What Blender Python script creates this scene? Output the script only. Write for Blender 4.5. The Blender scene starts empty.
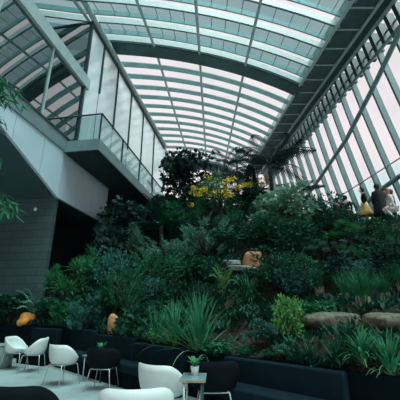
import bpy, bmesh, math, random
import numpy as np
from mathutils import Vector, Matrix, Euler
random.seed(7)
C = bpy.context.scene.collection
PI = math.pi
# ------------------------------------------------------------------ camera
F, PITCH, H = 320.0, math.radians(18.7), 1.5
cd = bpy.data.cameras.new('camera'); cam = bpy.data.objects.new('camera', cd); C.objects.link(cam)
cam.location = (0, 0, H); cam.rotation_euler = (PI/2 + PITCH, 0, 0)
cd.sensor_width = 36; cd.lens = 36*F/400; cd.clip_end = 500; cd.clip_start = .05
bpy.context.scene.camera = cam
vs = bpy.context.scene.view_settings
vs.view_transform = 'Standard'; vs.look = 'None'; vs.gamma = 1; vs.use_curve_mapping = False
vs.exposure = 0.0

def ray(x, y):
    a = (x-200)/F; b = (200-y)/F
    return (a, math.cos(PITCH)-b*math.sin(PITCH), math.sin(PITCH)+b*math.cos(PITCH))
def at(x, y, Y):
    d = ray(x, y); t = Y/d[1]
    return Vector((d[0]*t, Y, H+d[2]*t))

# ------------------------------------------------------------------ materials
M = {}
def mat(name, col, rough=.6, var=.15, scale=8, metal=0, spec=.4, trans=0, col2=None, bump=0):
    m = bpy.data.materials.new(name); m.use_nodes = True
    nt = m.node_tree; N = nt.nodes; L = nt.links
    b = N['Principled BSDF']
    tc = N.new('ShaderNodeTexCoord'); no = N.new('ShaderNodeTexNoise'); no.inputs['Scale'].default_value = scale
    no.inputs['Detail'].default_value = 4
    L.new(tc.outputs['Object'], no.inputs['Vector'])
    r = N.new('ShaderNodeValToRGB')
    c2 = col2 or tuple(c*(1-var) for c in col)
    c1 = col if col2 else tuple(min(1, c*(1+var)) for c in col)
    r.color_ramp.elements[0].color = (*c2, 1); r.color_ramp.elements[1].color = (*c1, 1)
    r.color_ramp.elements[0].position = .35; r.color_ramp.elements[1].position = .65
    L.new(no.outputs['Fac'], r.inputs['Fac']); L.new(r.outputs['Color'], b.inputs['Base Color'])
    b.inputs['Roughness'].default_value = rough; b.inputs['Metallic'].default_value = metal
    b.inputs['Specular IOR Level'].default_value = spec
    if bump:
        bp = N.new('ShaderNodeBump'); bp.inputs['Strength'].default_value = bump
        L.new(no.outputs['Fac'], bp.inputs['Height']); L.new(bp.outputs['Normal'], b.inputs['Normal'])
    if trans:
        out = N['Material Output']; tr = N.new('ShaderNodeBsdfTranslucent'); mx = N.new('ShaderNodeMixShader')
        L.new(r.outputs['Color'], tr.inputs['Color']); mx.inputs['Fac'].default_value = trans
        L.new(b.outputs[0], mx.inputs[1]); L.new(tr.outputs[0], mx.inputs[2]); L.new(mx.outputs[0], out.inputs['Surface'])
    M[name] = m
    return m
def glass(name, tint, gloss=.12, rough=.02, diff=None, difff=0.0):
    m = bpy.data.materials.new(name); m.use_nodes = True
    nt = m.node_tree; N = nt.nodes; L = nt.links; N.remove(N['Principled BSDF'])
    out = N['Material Output']
    t = N.new('ShaderNodeBsdfTransparent'); t.inputs['Color'].default_value = (*tint, 1)
    g = N.new('ShaderNodeBsdfGlossy'); g.inputs['Roughness'].default_value = rough; g.inputs['Color'].default_value = (.85, .95, .95, 1)
    lw = N.new('ShaderNodeLayerWeight'); lw.inputs['Blend'].default_value = .5
    pw = N.new('ShaderNodeMath'); pw.operation = 'POWER'; L.new(lw.outputs['Facing'], pw.inputs[0]); pw.inputs[1].default_value = 5
    ad = N.new('ShaderNodeMath'); ad.operation = 'MULTIPLY_ADD'; ad.use_clamp = True
    L.new(pw.outputs[0], ad.inputs[0]); ad.inputs[1].default_value = .9 - gloss*.9; ad.inputs[2].default_value = gloss + .02
    src = t
    if diff:
        d = N.new('ShaderNodeBsdfDiffuse'); d.inputs['Color'].default_value = (*diff, 1)
        tl = N.new('ShaderNodeBsdfTranslucent'); tl.inputs['Color'].default_value = (*diff, 1)
        a = N.new('ShaderNodeMixShader'); a.inputs[0].default_value = .5
        L.new(d.outputs[0], a.inputs[1]); L.new(tl.outputs[0], a.inputs[2])
        b = N.new('ShaderNodeMixShader'); b.inputs[0].default_value = difff
        L.new(t.outputs[0], b.inputs[1]); L.new(a.outputs[0], b.inputs[2]); src = b
    mx = N.new('ShaderNodeMixShader')
    L.new(ad.outputs[0], mx.inputs[0]); L.new(src.outputs[0], mx.inputs[1]); L.new(g.outputs[0], mx.inputs[2])
    L.new(mx.outputs[0], out.inputs['Surface'])
    M[name] = m
    return m
def brick(name, c1, c2, mortar, w, h, rough=.5):
    m = mat(name, c1, rough)
    nt = m.node_tree; N = nt.nodes; L = nt.links; b = N['Principled BSDF']
    tc = [n for n in N if n.type == 'TEX_COORD'][0]
    br = N.new('ShaderNodeTexBrick'); br.inputs['Scale'].default_value = 1
    br.inputs['Color1'].default_value = (*c1, 1); br.inputs['Color2'].default_value = (*c2, 1); br.inputs['Mortar'].default_value = (*mortar, 1)
    br.inputs['Brick Width'].default_value = w; br.inputs['Row Height'].default_value = h; br.inputs['Mortar Size'].default_value = .012
    L.new(tc.outputs['Object'], br.inputs['Vector']); L.new(br.outputs['Color'], b.inputs['Base Color'])
    return m

mat('steel', (.14, .245, .245), .45, .1, 3, 0, .5)
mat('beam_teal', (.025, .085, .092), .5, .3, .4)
mat('fin_steel', (.085, .16, .16), .45, .1, 3, 0, .5)
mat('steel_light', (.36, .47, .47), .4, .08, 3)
mat('steel_dark', (.012, .045, .052), .5, .2, 2)
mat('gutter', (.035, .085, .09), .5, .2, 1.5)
mat('blade', (.27, .39, .39), .5, .08, 2, trans=.5)
mat('white_metal', (.62, .66, .66), .35, .05, 4, 0, .6)
mat('chrome', (.42, .48, .48), .35, .05, 6, .4)
mat('fascia', (.47, .61, .67), .5, .05, .8)
mat('slab', (.15, .22, .23), .5, .1, 2)
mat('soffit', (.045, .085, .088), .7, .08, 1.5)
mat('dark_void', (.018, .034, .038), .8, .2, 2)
mat('frosted', (.74, .84, .86), .12, .06, .6, 0, .9)
brick('tile', (.052, .092, .10), (.043, .078, .086), (.022, .04, .044), .9, .3)
mat('soil', (.026, .015, .011), .95, .5, 2.5, col2=(.009, .007, .006), bump=.6)
mat('planter', (.003, .0075, .010), .9, .2, 2, 0, .04)
mat('navy', (.0035, .014, .021), .85, .15, 6, 0, .1)
mat('black_shell', (.002, .0055, .0075), .9, .15, 5, 0, .12)
mat('white_shell', (.60, .65, .64), .38, .03, 3)
mat('oak', (.42, .24, .13), .5, .2, 10)
mat('table_top', (.20, .29, .30), .18, .06, 4)
mat('pot_white', (.8, .82, .8), .35, .04, 5)
mat('concrete', (.20, .26, .27), .8, .2, 7)
mat('stone', (.17, .155, .11), .9, .5, 16, col2=(.04, .05, .035), bump=1)
mat('sandstone', (.40, .21, .095), .9, .25, 6, bump=.5)
mat('orange_stone', (.70, .27, .06), .85, .2, 5, bump=.3)
mat('slate', (.20, .23, .21), .85, .3, 6)
mat('bark', (.035, .032, .028), .9, .3, 12, bump=.5)
mat('bark_pale', (.16, .17, .14), .9, .3, 12)
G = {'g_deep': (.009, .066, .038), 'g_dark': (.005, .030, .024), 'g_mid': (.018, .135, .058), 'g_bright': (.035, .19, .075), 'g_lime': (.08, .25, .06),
     'g_blue': (.034, .145, .118), 'g_grey': (.09, .23, .165), 'g_strap': (.030, .185, .085), 'g_pale': (.16, .32, .22)}
for k, c in G.items():
    mat(k, c, .55, .4, 3, 0, .22, trans=.22)
mat('blossom', (.62, .46, .02), .8, .2, 9)
mat('restio_base', (.25, .23, .16), .9, .3, 14)
mat('skin', (.55, .33, .24), .55, .05, 6)
mat('hair_dark', (.012, .011, .012), .6, .2, 20)
mat('hair_brown', (.10, .045, .03), .6, .2, 20)
mat('hair_auburn', (.32, .13, .07), .6, .2, 20)
mat('cloth_black', (.004, .007, .009), .85, .15, 9)
mat('cloth_maroon', (.045, .020, .024), .85, .15, 9)
mat('cloth_mustard', (.72, .47, .17), .85, .12, 7)
mat('cloth_white', (.72, .74, .74), .85, .06, 7)
mat('cloth_navy', (.02, .03, .05), .85, .15, 9)
mat('eye', (.02, .02, .02), .3)
mat('lens_white', (.75, .78, .75), .4, .05)
glass('glass_clear', (.97, .98, .98), .02)
glass('glass_tint', (.30, .47, .48), .05)
glass('glass_side', (.97, .97, .98), .02)
glass('glass_frost', (.72, .84, .85), .03, .2, (.6, .75, .75), .45)
glass('glass_dark', (.03, .075, .085), .30, .015)
glass('glass_rail', (.55, .68, .68), .14, .02)

# stone floor: paving joints
def floor_mat():
    m = mat('floor_stone', (.36, .43, .43), .35, .12, 1.2, 0, .5)
    nt = m.node_tree; N = nt.nodes; L = nt.links; b = N['Principled BSDF']
    tc = [n for n in N if n.type == 'TEX_COORD'][0]; rp = [n for n in N if n.type == 'VALTORGB'][0]
    br = N.new('ShaderNodeTexBrick'); br.inputs['Scale'].default_value = 1; br.inputs['Brick Width'].default_value = 1.2
    br.inputs['Row Height'].default_value = .6; br.inputs['Mortar Size'].default_value = .006
    br.inputs['Color1'].default_value = (1, 1, 1, 1); br.inputs['Color2'].default_value = (.82, .84, .84, 1); br.inputs['Mortar'].default_value = (.5, .5, .5, 1)
    mp = N.new('ShaderNodeMapping'); mp.inputs['Rotation'].default_value = (0, 0, .1)
    L.new(tc.outputs['Object'], mp.inputs['Vector']); L.new(mp.outputs['Vector'], br.inputs['Vector'])
    mx = N.new('ShaderNodeMix'); mx.data_type = 'RGBA'; mx.blend_type = 'MULTIPLY'; mx.inputs['Factor'].default_value = 1
    L.new(rp.outputs['Color'], mx.inputs[6]); L.new(br.outputs['Color'], mx.inputs[7]); L.new(mx.outputs[2], b.inputs['Base Color'])
floor_mat()

# ------------------------------------------------------------------ mesh helpers
class MB:
    def __init__(s): s.v = []; s.f = []
    def add(s, vs_, fs_):
        b = len(s.v); s.v += [tuple(v) for v in vs_]; s.f += [tuple(b+i for i in f) for f in fs_]; return s
    def hexa(s, p):     # 8 points: bottom ring then top ring
        return s.add(p, [(0,3,2,1), (4,5,6,7), (0,1,5,4), (1,2,6,5), (2,3,7,6), (3,0,4,7)])
    def box(s, x0, y0, z0, x1, y1, z1):
        return s.hexa([(x0,y0,z0), (x1,y0,z0), (x1,y1,z0), (x0,y1,z0), (x0,y0,z1), (x1,y0,z1), (x1,y1,z1), (x0,y1,z1)])
    def quad(s, a, b, c, d): return s.add([a, b, c, d], [(0,1,2,3)])
    def tube(s, pts, rad, n=8, cap=True):
        pts = [Vector(p) for p in pts]
        rad = rad if isinstance(rad, (list, tuple)) else [rad]*len(pts)
        vv = []; ff = []
        up = None
        for i, p in enumerate(pts):
            d = (pts[min(i+1, len(pts)-1)] - pts[max(i-1, 0)]).normalized()
            if up is None: up = Vector((0,0,1)) if abs(d.z) < .9 else Vector((1,0,0))
            a = d.cross(up).normalized(); b2 = a.cross(d).normalized(); up = b2
            for k in range(n):
                t = 2*PI*k/n; vv.append(p + (a*math.cos(t) + b2*math.sin(t))*rad[i])
        for i in range(len(pts)-1):
            for k in range(n):
                ff.append((i*n+k, i*n+(k+1)%n, (i+1)*n+(k+1)%n, (i+1)*n+k))
        if cap: ff.append(tuple(range(n-1, -1, -1))); ff.append(tuple((len(pts)-1)*n+k for k in range(n)))
        return s.add(vv, ff)
    def lathe(s, prof, n=16, cx=0, cy=0):
        vv = []; ff = []
        for r, z in prof:
            for k in range(n): vv.append((cx+r*math.cos(2*PI*k/n), cy+r*math.sin(2*PI*k/n), z))
        for i in range(len(prof)-1):
            for k in range(n): ff.append((i*n+k, i*n+(k+1)%n, (i+1)*n+(k+1)%n, (i+1)*n+k))
        ff.append(tuple(range(n-1, -1, -1))); ff.append(tuple((len(prof)-1)*n+k for k in range(n)))
        return s.add(vv, ff)
    def mesh(s, name, smooth=False):
        me = bpy.data.meshes.new(name); me.from_pydata(s.v, [], s.f); me.update()
        if smooth: me.polygons.foreach_set('use_smooth', [True]*len(me.polygons))
        return me
    def build(s, name, m, parent=None, smooth=False, kind=None):
        me = s.mesh(name, smooth); me.materials.append(M[m])
        o = bpy.data.objects.new(name, me); C.objects.link(o)
        if parent: o.parent = parent
        if kind: o['kind'] = kind
        return o
def tag(o, label=None, cat=None, group=None, kind=None):
    if label: o['label'] = label
    if cat: o['category'] = cat
    if group: o['group'] = group
    if kind: o['kind'] = kind
    return o
def empty(name, loc=(0,0,0), rz=0, sc=(1,1,1)):
    o = bpy.data.objects.new(name, None); C.objects.link(o)
    o.location = loc; o.rotation_euler = (0,0,rz); o.scale = sc; o.empty_display_size = .2
    return o
def link(name, me, parent, m=None):
    o = bpy.data.objects.new(name, me); C.objects.link(o); o.parent = parent
    return o
def lerp(a, b, t): return a+(b-a)*t
def bevel(o, w=.01, seg=2):
    b = o.modifiers.new('bevel', 'BEVEL'); b.width = w; b.segments = seg; b.limit_method = 'ANGLE'; return o

# ------------------------------------------------------------------ terrain
def planter_y(x):
    P = [(-14, 14.2), (-9.5, 12.6), (-7, 11.8), (-4.7, 10.6), (-3.3, 9.78), (6, .25), (14, -7.95)]
    for (a, ya), (b, yb) in zip(P, P[1:]):
        if x <= b: return lerp(ya, yb, (x-a)/(b-a))
    return P[-1][1]
def planter_z(x): return lerp(.99, .76, min(1, max(0, (x+3.6)/3.2)))
ctrl = [(20,298,12.3),(60,298,12.4),(100,292,12),(60,312,11.6),(120,305,10),(150,325,8.6),(200,336,7.5),(200,305,9),(200,262,11.5),(200,235,14),
        (200,205,17),(130,265,13.5),(130,235,17),(165,200,19),(260,342,6.0),(260,312,7.4),(260,275,9.4),(260,235,12.5),(260,205,16),(335,334,5.3),
        (335,303,6.9),(335,275,8.5),(335,240,10.8),(335,217,13.5),(390,342,4.7),(390,305,6.2),(390,270,8),(390,240,10.3),(390,222,12)]
CP = [tuple(at(*c)) for c in ctrl]
CP += [(-3,30,6.5),(0,30,6.6),(5,30,6.5),(9,20,6),(12,12,5.5),(12,5,3.2),(8,2,1.6),(12,-3,1.2),(-8,14,2.2),(-8,20,3.5),(-7,26,5),(8,27,6.3)]
for x in np.arange(-12, 13, .8): CP.append((x, planter_y(x)+.1, planter_z(x)-.06))
CPn = np.array(CP)
def gz(x, y):
    d2 = (CPn[:,0]-x)**2 + (CPn[:,1]-y)**2 + .05
    w = d2**-1.75
    return float((w*CPn[:,2]).sum()/w.sum())
def ground(px, py):
    d = ray(px, py); t = 3.0
    while t < 45:
        x, y, z = d[0]*t, d[1]*t, H+d[2]*t
        if y > planter_y(x)+.08 and gz(x, y) >= z: break
        t += .08
    return Vector((d[0]*t, d[1]*t, gz(d[0]*t, d[1]*t)))
g = MB(); nx, ny = 66, 60
xs = [lerp(-13, 13, i/(nx-1)) for i in range(nx)]
gv = []; gf = []
for j in range(ny):
    t = (j/(ny-1))**1.5
    for x in xs:
        y = lerp(planter_y(x)+.06, 32, t); gv.append((x, y, gz(x, y)))
for j in range(ny-1):
    for i in range(nx-1): gf.append((j*nx+i, j*nx+i+1, (j+1)*nx+i+1, (j+1)*nx+i))
tag(g.add(gv, gf).build('ground', 'soil', smooth=True), kind='structure')
MB().box(-16, -9, -.3, 14, 34, 0).build('floor', 'floor_stone', kind='structure')
# planter wall
w = MB(); px_ = [x for x in (-14, -9.5, -7, -4.7, -3.3, -2, -.4, 2, 6, 14)]
for a, b in zip(px_, px_[1:]):
    ya, yb = planter_y(a), planter_y(b); za, zb = planter_z(a), planter_z(b); th = .2
    w.hexa([(a,ya,0), (b,yb,0), (b,yb+th,0), (a,ya+th,0), (a,ya,za), (b,yb,zb), (b,yb+th,zb), (a,ya+th,za)])
w.build('wall_front', 'planter', kind='structure')

# ------------------------------------------------------------------ left building (plane L: runs away from the camera, 9.5 degrees to the right)
P0 = Vector((-5.94, 12.1, 0)); AZ = math.radians(9.5)
dL = Vector((math.sin(AZ), math.cos(AZ), 0)); nL = Vector((math.cos(AZ), -math.sin(AZ), 0))
def Lp(t, off, z): return P0 + dL*t + nL*off + Vector((0,0,z))
def lbox(mb, t0, t1, o0, o1, z0, z1, z0b=None):
    zb = z0 if z0b is None else z0b
    return mb.hexa([Lp(t0,o0,z0), Lp(t0,o1,z0), Lp(t1,o1,zb), Lp(t1,o0,zb), Lp(t0,o0,z1), Lp(t0,o1,z1), Lp(t1,o1,z1), Lp(t1,o0,z1)])
TN, TF = -14, 17.2
lb = empty('wall_left'); tag(lb, kind='structure')
fz = lambda t: 5.83 if t > .4 else 5.83 + (.4-t)*.372
f_ = MB(); joints = [-14, -11.6, -9.2, -6.8, -4.4, -2.55, -.95, .4, 1.75, 3.1, 4.8]
for a, b in zip(joints, joints[1:]): lbox(f_, a+.012, b-.012, -.12, 0, fz(a), 7.93, fz(b))
f_.build('fascia_panel', 'fascia', lb)
s_ = MB(); lbox(s_, TN, 4.8, -.2, -.05, 7, 7.93); lbox(s_, TN, TF, -7, .06, 7.93, 8.52); s_.build('floor_slab', 'slab', lb)
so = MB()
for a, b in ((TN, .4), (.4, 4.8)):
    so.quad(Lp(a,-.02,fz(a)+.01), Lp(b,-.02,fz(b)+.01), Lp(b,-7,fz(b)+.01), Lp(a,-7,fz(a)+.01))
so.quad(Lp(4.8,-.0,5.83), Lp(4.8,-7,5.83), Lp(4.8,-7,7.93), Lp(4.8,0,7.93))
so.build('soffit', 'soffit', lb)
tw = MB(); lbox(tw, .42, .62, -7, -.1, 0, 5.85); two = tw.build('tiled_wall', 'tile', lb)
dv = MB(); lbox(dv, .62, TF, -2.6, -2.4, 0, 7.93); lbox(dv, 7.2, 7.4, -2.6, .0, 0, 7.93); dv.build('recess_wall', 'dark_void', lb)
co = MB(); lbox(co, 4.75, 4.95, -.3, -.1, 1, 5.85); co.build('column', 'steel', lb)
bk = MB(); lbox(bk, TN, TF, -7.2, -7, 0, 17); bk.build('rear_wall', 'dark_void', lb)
# the tiled wall uses object coordinates in x-y: give the joints a vertical mapping
nt = M['tile'].node_tree
tcn = [n for n in nt.nodes if n.type == 'TEX_COORD'][0]; brn = [n for n in nt.nodes if n.type == 'TEX_BRICK'][0]
sx = nt.nodes.new('ShaderNodeSeparateXYZ'); cx = nt.nodes.new('ShaderNodeCombineXYZ')
nt.links.new(tcn.outputs['Object'], sx.inputs[0]); nt.links.new(sx.outputs['X'], cx.inputs['X']); nt.links.new(sx.outputs['Z'], cx.inputs['Y'])
nt.links.new(cx.outputs[0], brn.inputs['Vector'])

# glazed screen over the slab, with its top beam and posts
gs = empty('window_3'); tag(gs, kind='structure')
q = MB(); q.quad(Lp(TN,0,8.52), Lp(1.3,0,8.52), Lp(1.3,0,11.95), Lp(TN,0,11.95)); q.build('glass_pane', 'glass_dark', gs)
q = MB(); lbox(q, TN, 1.4, -.12, .14, 11.88, 12.5); q.build('top_beam', 'steel_light', gs)
for t in (-10, -7, -4.2, -1.4, 1.2):
    q = MB(); lbox(q, t-.03, t+.03, -.03, .06, 8.5, 11.9); q.build('post', 'steel_light', gs)
q = MB(); lbox(q, -2.9, -2.8, -3, -2.9, 8.5, 11.9); q.build('inner_post', 'steel_dark', gs)
q = MB(); lbox(q, TN, 1.3, -.06, .1, 8.52, 8.6); q.build('bottom_rail', 'steel_dark', gs)

# tall glazed box with the tube rail at its top
tb = empty('window_4'); tag(tb, kind='structure')
T1, T2, ZT = 1.1, 15.4, 16.05
q = MB(); q.quad(Lp(T1,-5,8.52), Lp(T1,0,8.52), Lp(T1,0,ZT), Lp(T1,-5,ZT)); q.build('front_pane', 'glass_dark', tb)
q = MB(); lbox(q, T1-.06, T1+.06, -.08, .08, 8.52, ZT); q.build('corner_post', 'steel_dark', tb)
q = MB(); lbox(q, T1-.05, T1+.05, -5, 0, ZT-.1, ZT); q.build('front_rail', 'steel_dark', tb)
q = MB()
edges = [1.1, 2.6, 4.6, 6.9, 9.4, 12.2, 15.4]
for a, b in zip(edges, edges[1:]): q.quad(Lp(a+.03,-.02,8.5), Lp(b-.03,-.02,8.5), Lp(b-.03,-.02,ZT-.1), Lp(a+.03,-.02,ZT-.1))
q.build('frosted_panel', 'frosted', tb)
q = MB(); lbox(q, T1+.1, T2, -.2, -.12, 8.5, ZT-.1); q.build('panel_backing', 'steel_dark', tb)
for a, zb in zip(edges[1:-1], (12.6, 11.6, 11.4, 11.2, 11)):
    q = MB(); lbox(q, a-.045, a+.045, -.02, .07, zb, ZT-.1); q.build('slot', 'steel_dark', tb)
q = MB(); q.tube([Lp(-5,.1,ZT+.12), Lp(T2+.1,.1,ZT+.12)], .16, 10); q.build('tube_rail', 'steel_light', tb, True)
q = MB(); lbox(q, T1, T2, -.05, .06, ZT-.22, ZT-.08); q.build('rail_shadow_gap', 'steel_dark', tb)
q = MB(); lbox(q, T2, T2+.2, -5, 0, 4, ZT); q.build('end_wall', 'frosted', tb)

# balcony
bl = empty('balcony'); tag(bl, kind='structure')
BT0, BT1, BO = .28, 10.2, 1.62
q = MB(); lbox(q, BT0, BT1, .06, BO, 7.86, 8.38); q.build('balcony_slab', 'slab', bl)
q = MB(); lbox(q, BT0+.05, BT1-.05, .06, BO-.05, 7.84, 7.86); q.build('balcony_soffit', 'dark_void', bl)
q = MB(); q.quad(Lp(BT0+.04,BO-.04,8.38), Lp(BT1,BO-.04,8.38), Lp(BT1,BO-.04,9.56), Lp(BT0+.04,BO-.04,9.56)); q.build('side_glass', 'glass_rail', bl)
q = MB(); q.quad(Lp(BT0+.04,.06,8.38), Lp(BT0+.04,BO-.04,8.38), Lp(BT0+.04,BO-.04,9.56), Lp(BT0+.04,.06,9.56)); q.build('front_glass', 'glass_rail', bl)
q = MB(); q.tube([Lp(BT0,-.0,9.6), Lp(BT0,BO,9.6), Lp(BT1,BO,9.6)], .045, 8); q.build('handrail', 'steel_dark', bl)
for t in (BT0+.03, 2.7, 5.2, 7.7):
    q = MB(); lbox(q, t-.02, t+.02, BO-.06, BO+.01, 8.3, 9.58); q.build('baluster', 'steel_dark', bl)

# ------------------------------------------------------------------ roof
SB = 16.5
def rp(u, s, dz=0):
    y = s + (u-.5)*2.6
    xl = -6.15 + .167*(y-12.1); xr = 7.39 - .1076*(y-11.54)
    z = 16.75 + 1.7*u - 2.9*u*u if u > 0 else 16.75 + .5*u
    z -= (SB-s)*.2*(1-.9*max(0, min(1, u))) if s < SB else (s-SB)*.01
    return Vector((lerp(xl, xr, u), y, z+dz))
US = [i/20 for i in range(21)]
U0, U1 = -.45, 1.0
UU = [lerp(U0, U1, u) for u in US]
def strip(mb, s0, s1, dz0, dz1=None):
    dz1 = dz0 if dz1 is None else dz1
    vv = [rp(u, s0, dz0) for u in UU] + [rp(u, s1, dz1) for u in UU]; n = len(UU)
    return mb.add(vv, [(i, i+1, n+i+1, n+i) for i in range(n-1)])
def bar(mb, s0, s1, z0, z1, tilt=0):
    n = len(UU)
    vv = [rp(u, s0, z0) for u in UU] + [rp(u, s1, z0+tilt) for u in UU] + [rp(u, s1, z1+tilt) for u in UU] + [rp(u, s0, z1) for u in UU]
    ff = []
    for i in range(n-1):
        for k in range(4): ff.append((k*n+i, k*n+i+1, ((k+1)%4)*n+i+1, ((k+1)%4)*n+i))
    ff += [(0, n, 2*n, 3*n), (n-1, 4*n-1, 3*n-1, 2*n-1)]
    return mb.add(vv, ff)
roof = empty('ceiling'); tag(roof, kind='structure')
s = -7.4; k = 0
PIT = 1.52
near = []
s = SB - .4
while s > -7:
    near.append(s); s -= PIT
for s in near:
    q = MB(); strip(q, s-.50, s-.04, .1); q.build('clear_strip', 'glass_clear', roof)
    q = MB(); strip(q, s-PIT+.06, s-.56, .1); q.build('tinted_pane', 'glass_tint', roof)
    q = MB(); bar(q, s-.56, s-.49, -.16, .16); q.build('purlin', 'steel', roof)
    q = MB(); bar(q, s-.05, s+.07, -.22, .16); q.build('purlin', 'steel', roof)
    q = MB()
    for u in (.05, .11, .165, .275, .33, .385, .5, .56, .62, .75, .82, .89, .95):
        a, b = rp(u, s-PIT+.08, .05), rp(u, s-.58, .05)
        q.tube([a, b], .025, 4)
    q.build('glazing_bar', 'steel_light', roof)
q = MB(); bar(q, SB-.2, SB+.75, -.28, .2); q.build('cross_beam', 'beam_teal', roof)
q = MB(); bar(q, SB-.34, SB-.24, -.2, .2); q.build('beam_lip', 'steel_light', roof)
s = SB+1.0; far = []
while s < 31.6: far.append(s); s += 1.12
for s in far:
    q = MB(); strip(q, s+.0, s+1.12, .2); q.build('clear_strip', 'glass_clear', roof)
    q = MB(); bar(q, s+.58, s+1.03, -.10, -.03, .0); q.build('louvre_blade', 'blade', roof)
for u in (0, .22, .44, .68, .985):
    q = MB(); pp = [rp(u, lerp(-7, 32, i/40), -.2) for i in range(41)]
    q.tube(pp, .085, 8); q.build('rib', 'steel_light', roof, True)
q = MB(); bar(q, 32, 32.4, -1.0, .2); q.build('end_beam', 'steel_dark', roof)

# gutter beam on the right
GZ = 15.6
def gi(y, d=0): return Vector((7.39 - .1076*(y-11.54) + d, y, 0))
gut = empty('trim_1'); tag(gut, kind='structure')
def gbox(mb, y0, y1, d0, d1, z0, z1):
    return mb.hexa([gi(y0,d0)+Vector((0,0,z0)), gi(y0,d1)+Vector((0,0,z0)), gi(y1,d1)+Vector((0,0,z0)), gi(y1,d0)+Vector((0,0,z0)),
                    gi(y0,d0)+Vector((0,0,z1)), gi(y0,d1)+Vector((0,0,z1)), gi(y1,d1)+Vector((0,0,z1)), gi(y1,d0)+Vector((0,0,z1))])
YN, YF = -7, 33
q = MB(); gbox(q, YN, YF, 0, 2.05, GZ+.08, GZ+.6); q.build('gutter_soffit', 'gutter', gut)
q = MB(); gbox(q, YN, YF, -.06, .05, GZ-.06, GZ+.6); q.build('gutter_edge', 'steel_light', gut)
q = MB(); gbox(q, YN, YF, 1.35, 1.47, GZ-.05, GZ+.1); q.build('outer_rail', 'steel_light', gut)
q = MB(); gbox(q, YN, YF, 1.95, 2.08, GZ-.12, GZ+.1); q.build('outer_rail', 'steel_light', gut)
y = YN+.5
while y < YF:
    q = MB(); gbox(q, y, y+.07, .05, 1.4, GZ+.03, GZ+.1); q.build('cross_rail', 'steel_light', gut); y += 1.32

# ------------------------------------------------------------------ right facade: leaning glazed wall with deep fins
def fp(y, z, d=0):     # point on the facade at height z below the gutter; d = towards outside
    base = gi(y, 2.1)
    h = GZ - z
    return Vector((base.x + h*.165 + .004*h*h + d, y, z))
fac = empty('window_1'); tag(fac, kind='structure')
ZS = [GZ+.4, 14.4, 13, 11.5, 10, 8.5, 7, 5.5, 4, 2, 0]
q = MB()
Z1 = [14.4, 13, 11.5, 10, 8.9]
def fquads(mb, zs, d):
    for a, b in zip(zs, zs[1:]): mb.quad(fp(YN,a,d), fp(YF,a,d), fp(YF,b,d), fp(YN,b,d))
    return mb
fquads(MB(), Z1, .32).build('clear_glass', 'glass_side', fac)
fquads(MB(), [8.9, 7.5, 6, 4, 2, 0], .32).build('frosted_glass', 'glass_frost', fac)
fquads(MB(), [GZ+.4, 14.4], .32).build('clerestory_glass', 'glass_clear', fac)
y = 1.2
nf = 0
while y < YF:
    q = MB()
    for a, b in zip(ZS[1:], ZS[2:]):
        q.hexa([fp(y-.06,b,-.12), fp(y-.06,b,.2), fp(y+.06,b,.2), fp(y+.06,b,-.12), fp(y-.06,a,-.12), fp(y-.06,a,.2), fp(y+.06,a,.2), fp(y+.06,a,-.12)])
    q.build('fin', 'fin_steel', fac)
    for yy in (y, y+.62):
        q = MB(); q.hexa([fp(yy-.11,14.4,-.1), fp(yy-.11,14.4,.3), fp(yy+.11,14.4,.3), fp(yy+.11,14.4,-.1), fp(yy-.11,GZ,-.1), fp(yy-.11,GZ,.3), fp(yy+.11,GZ,.3), fp(yy+.11,GZ,-.1)])
        q.build('louvre_bracket', 'steel_dark', fac)
    y += 1.24
for z, r, m in ((14.4, .09, 'steel'), (8.9, .04, 'steel_light')):
    q = MB(); q.tube([fp(YN,z,0), fp(YF,z,0)], r, 8); q.build('transom', m, fac)
for z in (14.95,):
    q = MB(); q.tube([fp(YN,z,.1), fp(YF,z,.1)], .05, 6); q.build('transom', 'steel_dark', fac)
def on_facade(px, py):
    d = ray(px, py); t = 5
    while t < 45:
        X, Y, Z = d[0]*t, d[1]*t, H+d[2]*t
        if X >= fp(Y, Z, -.3).x: break
        t += .03
    return Vector((d[0]*t, d[1]*t, H+d[2]*t))
for path in (((410, 8), (400, 31), (376, 82), (346, 140), (320, 178), (304, 200)), ((420, 168), (400, 176), (386, 186), (366, 203))):
    q = MB(); q.tube([on_facade(*p_) for p_ in path], .13, 8); q.build('diagonal_brace', 'steel', fac, True)

# far gable
gab = empty('window_2'); tag(gab, kind='structure')
q = MB(); q.quad((-6, 32.3, 5), (12, 32.3, 5), (12, 32.3, 17), (-6, 32.3, 17)); q.build('glass_pane', 'glass_side', gab)
for i in range(12):
    x = -5 + i*1.4; q = MB(); q.box(x, 32.1, 5, x+.12, 32.3, 16.3); q.build('mullion', 'steel', gab)
for z in (8.2, 11, 13.6):
    q = MB(); q.box(-6, 32.05, z, 12, 32.3, z+.14); q.build('transom', 'steel', gab)
# wall behind the terrace
wbk = empty('window_5'); tag(wbk, kind='structure')
q = MB(); q.quad((-16, -8, 0), (14, -8, 0), (14, -8, 17), (-16, -8, 17)); q.build('glass_pane', 'glass_clear', wbk)
for i in range(16):
    q = MB(); q.box(-15 + i*1.9, -7.95, 0, -14.85 + i*1.9, -7.7, 16.5); q.build('mullion', 'steel', wbk)

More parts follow.
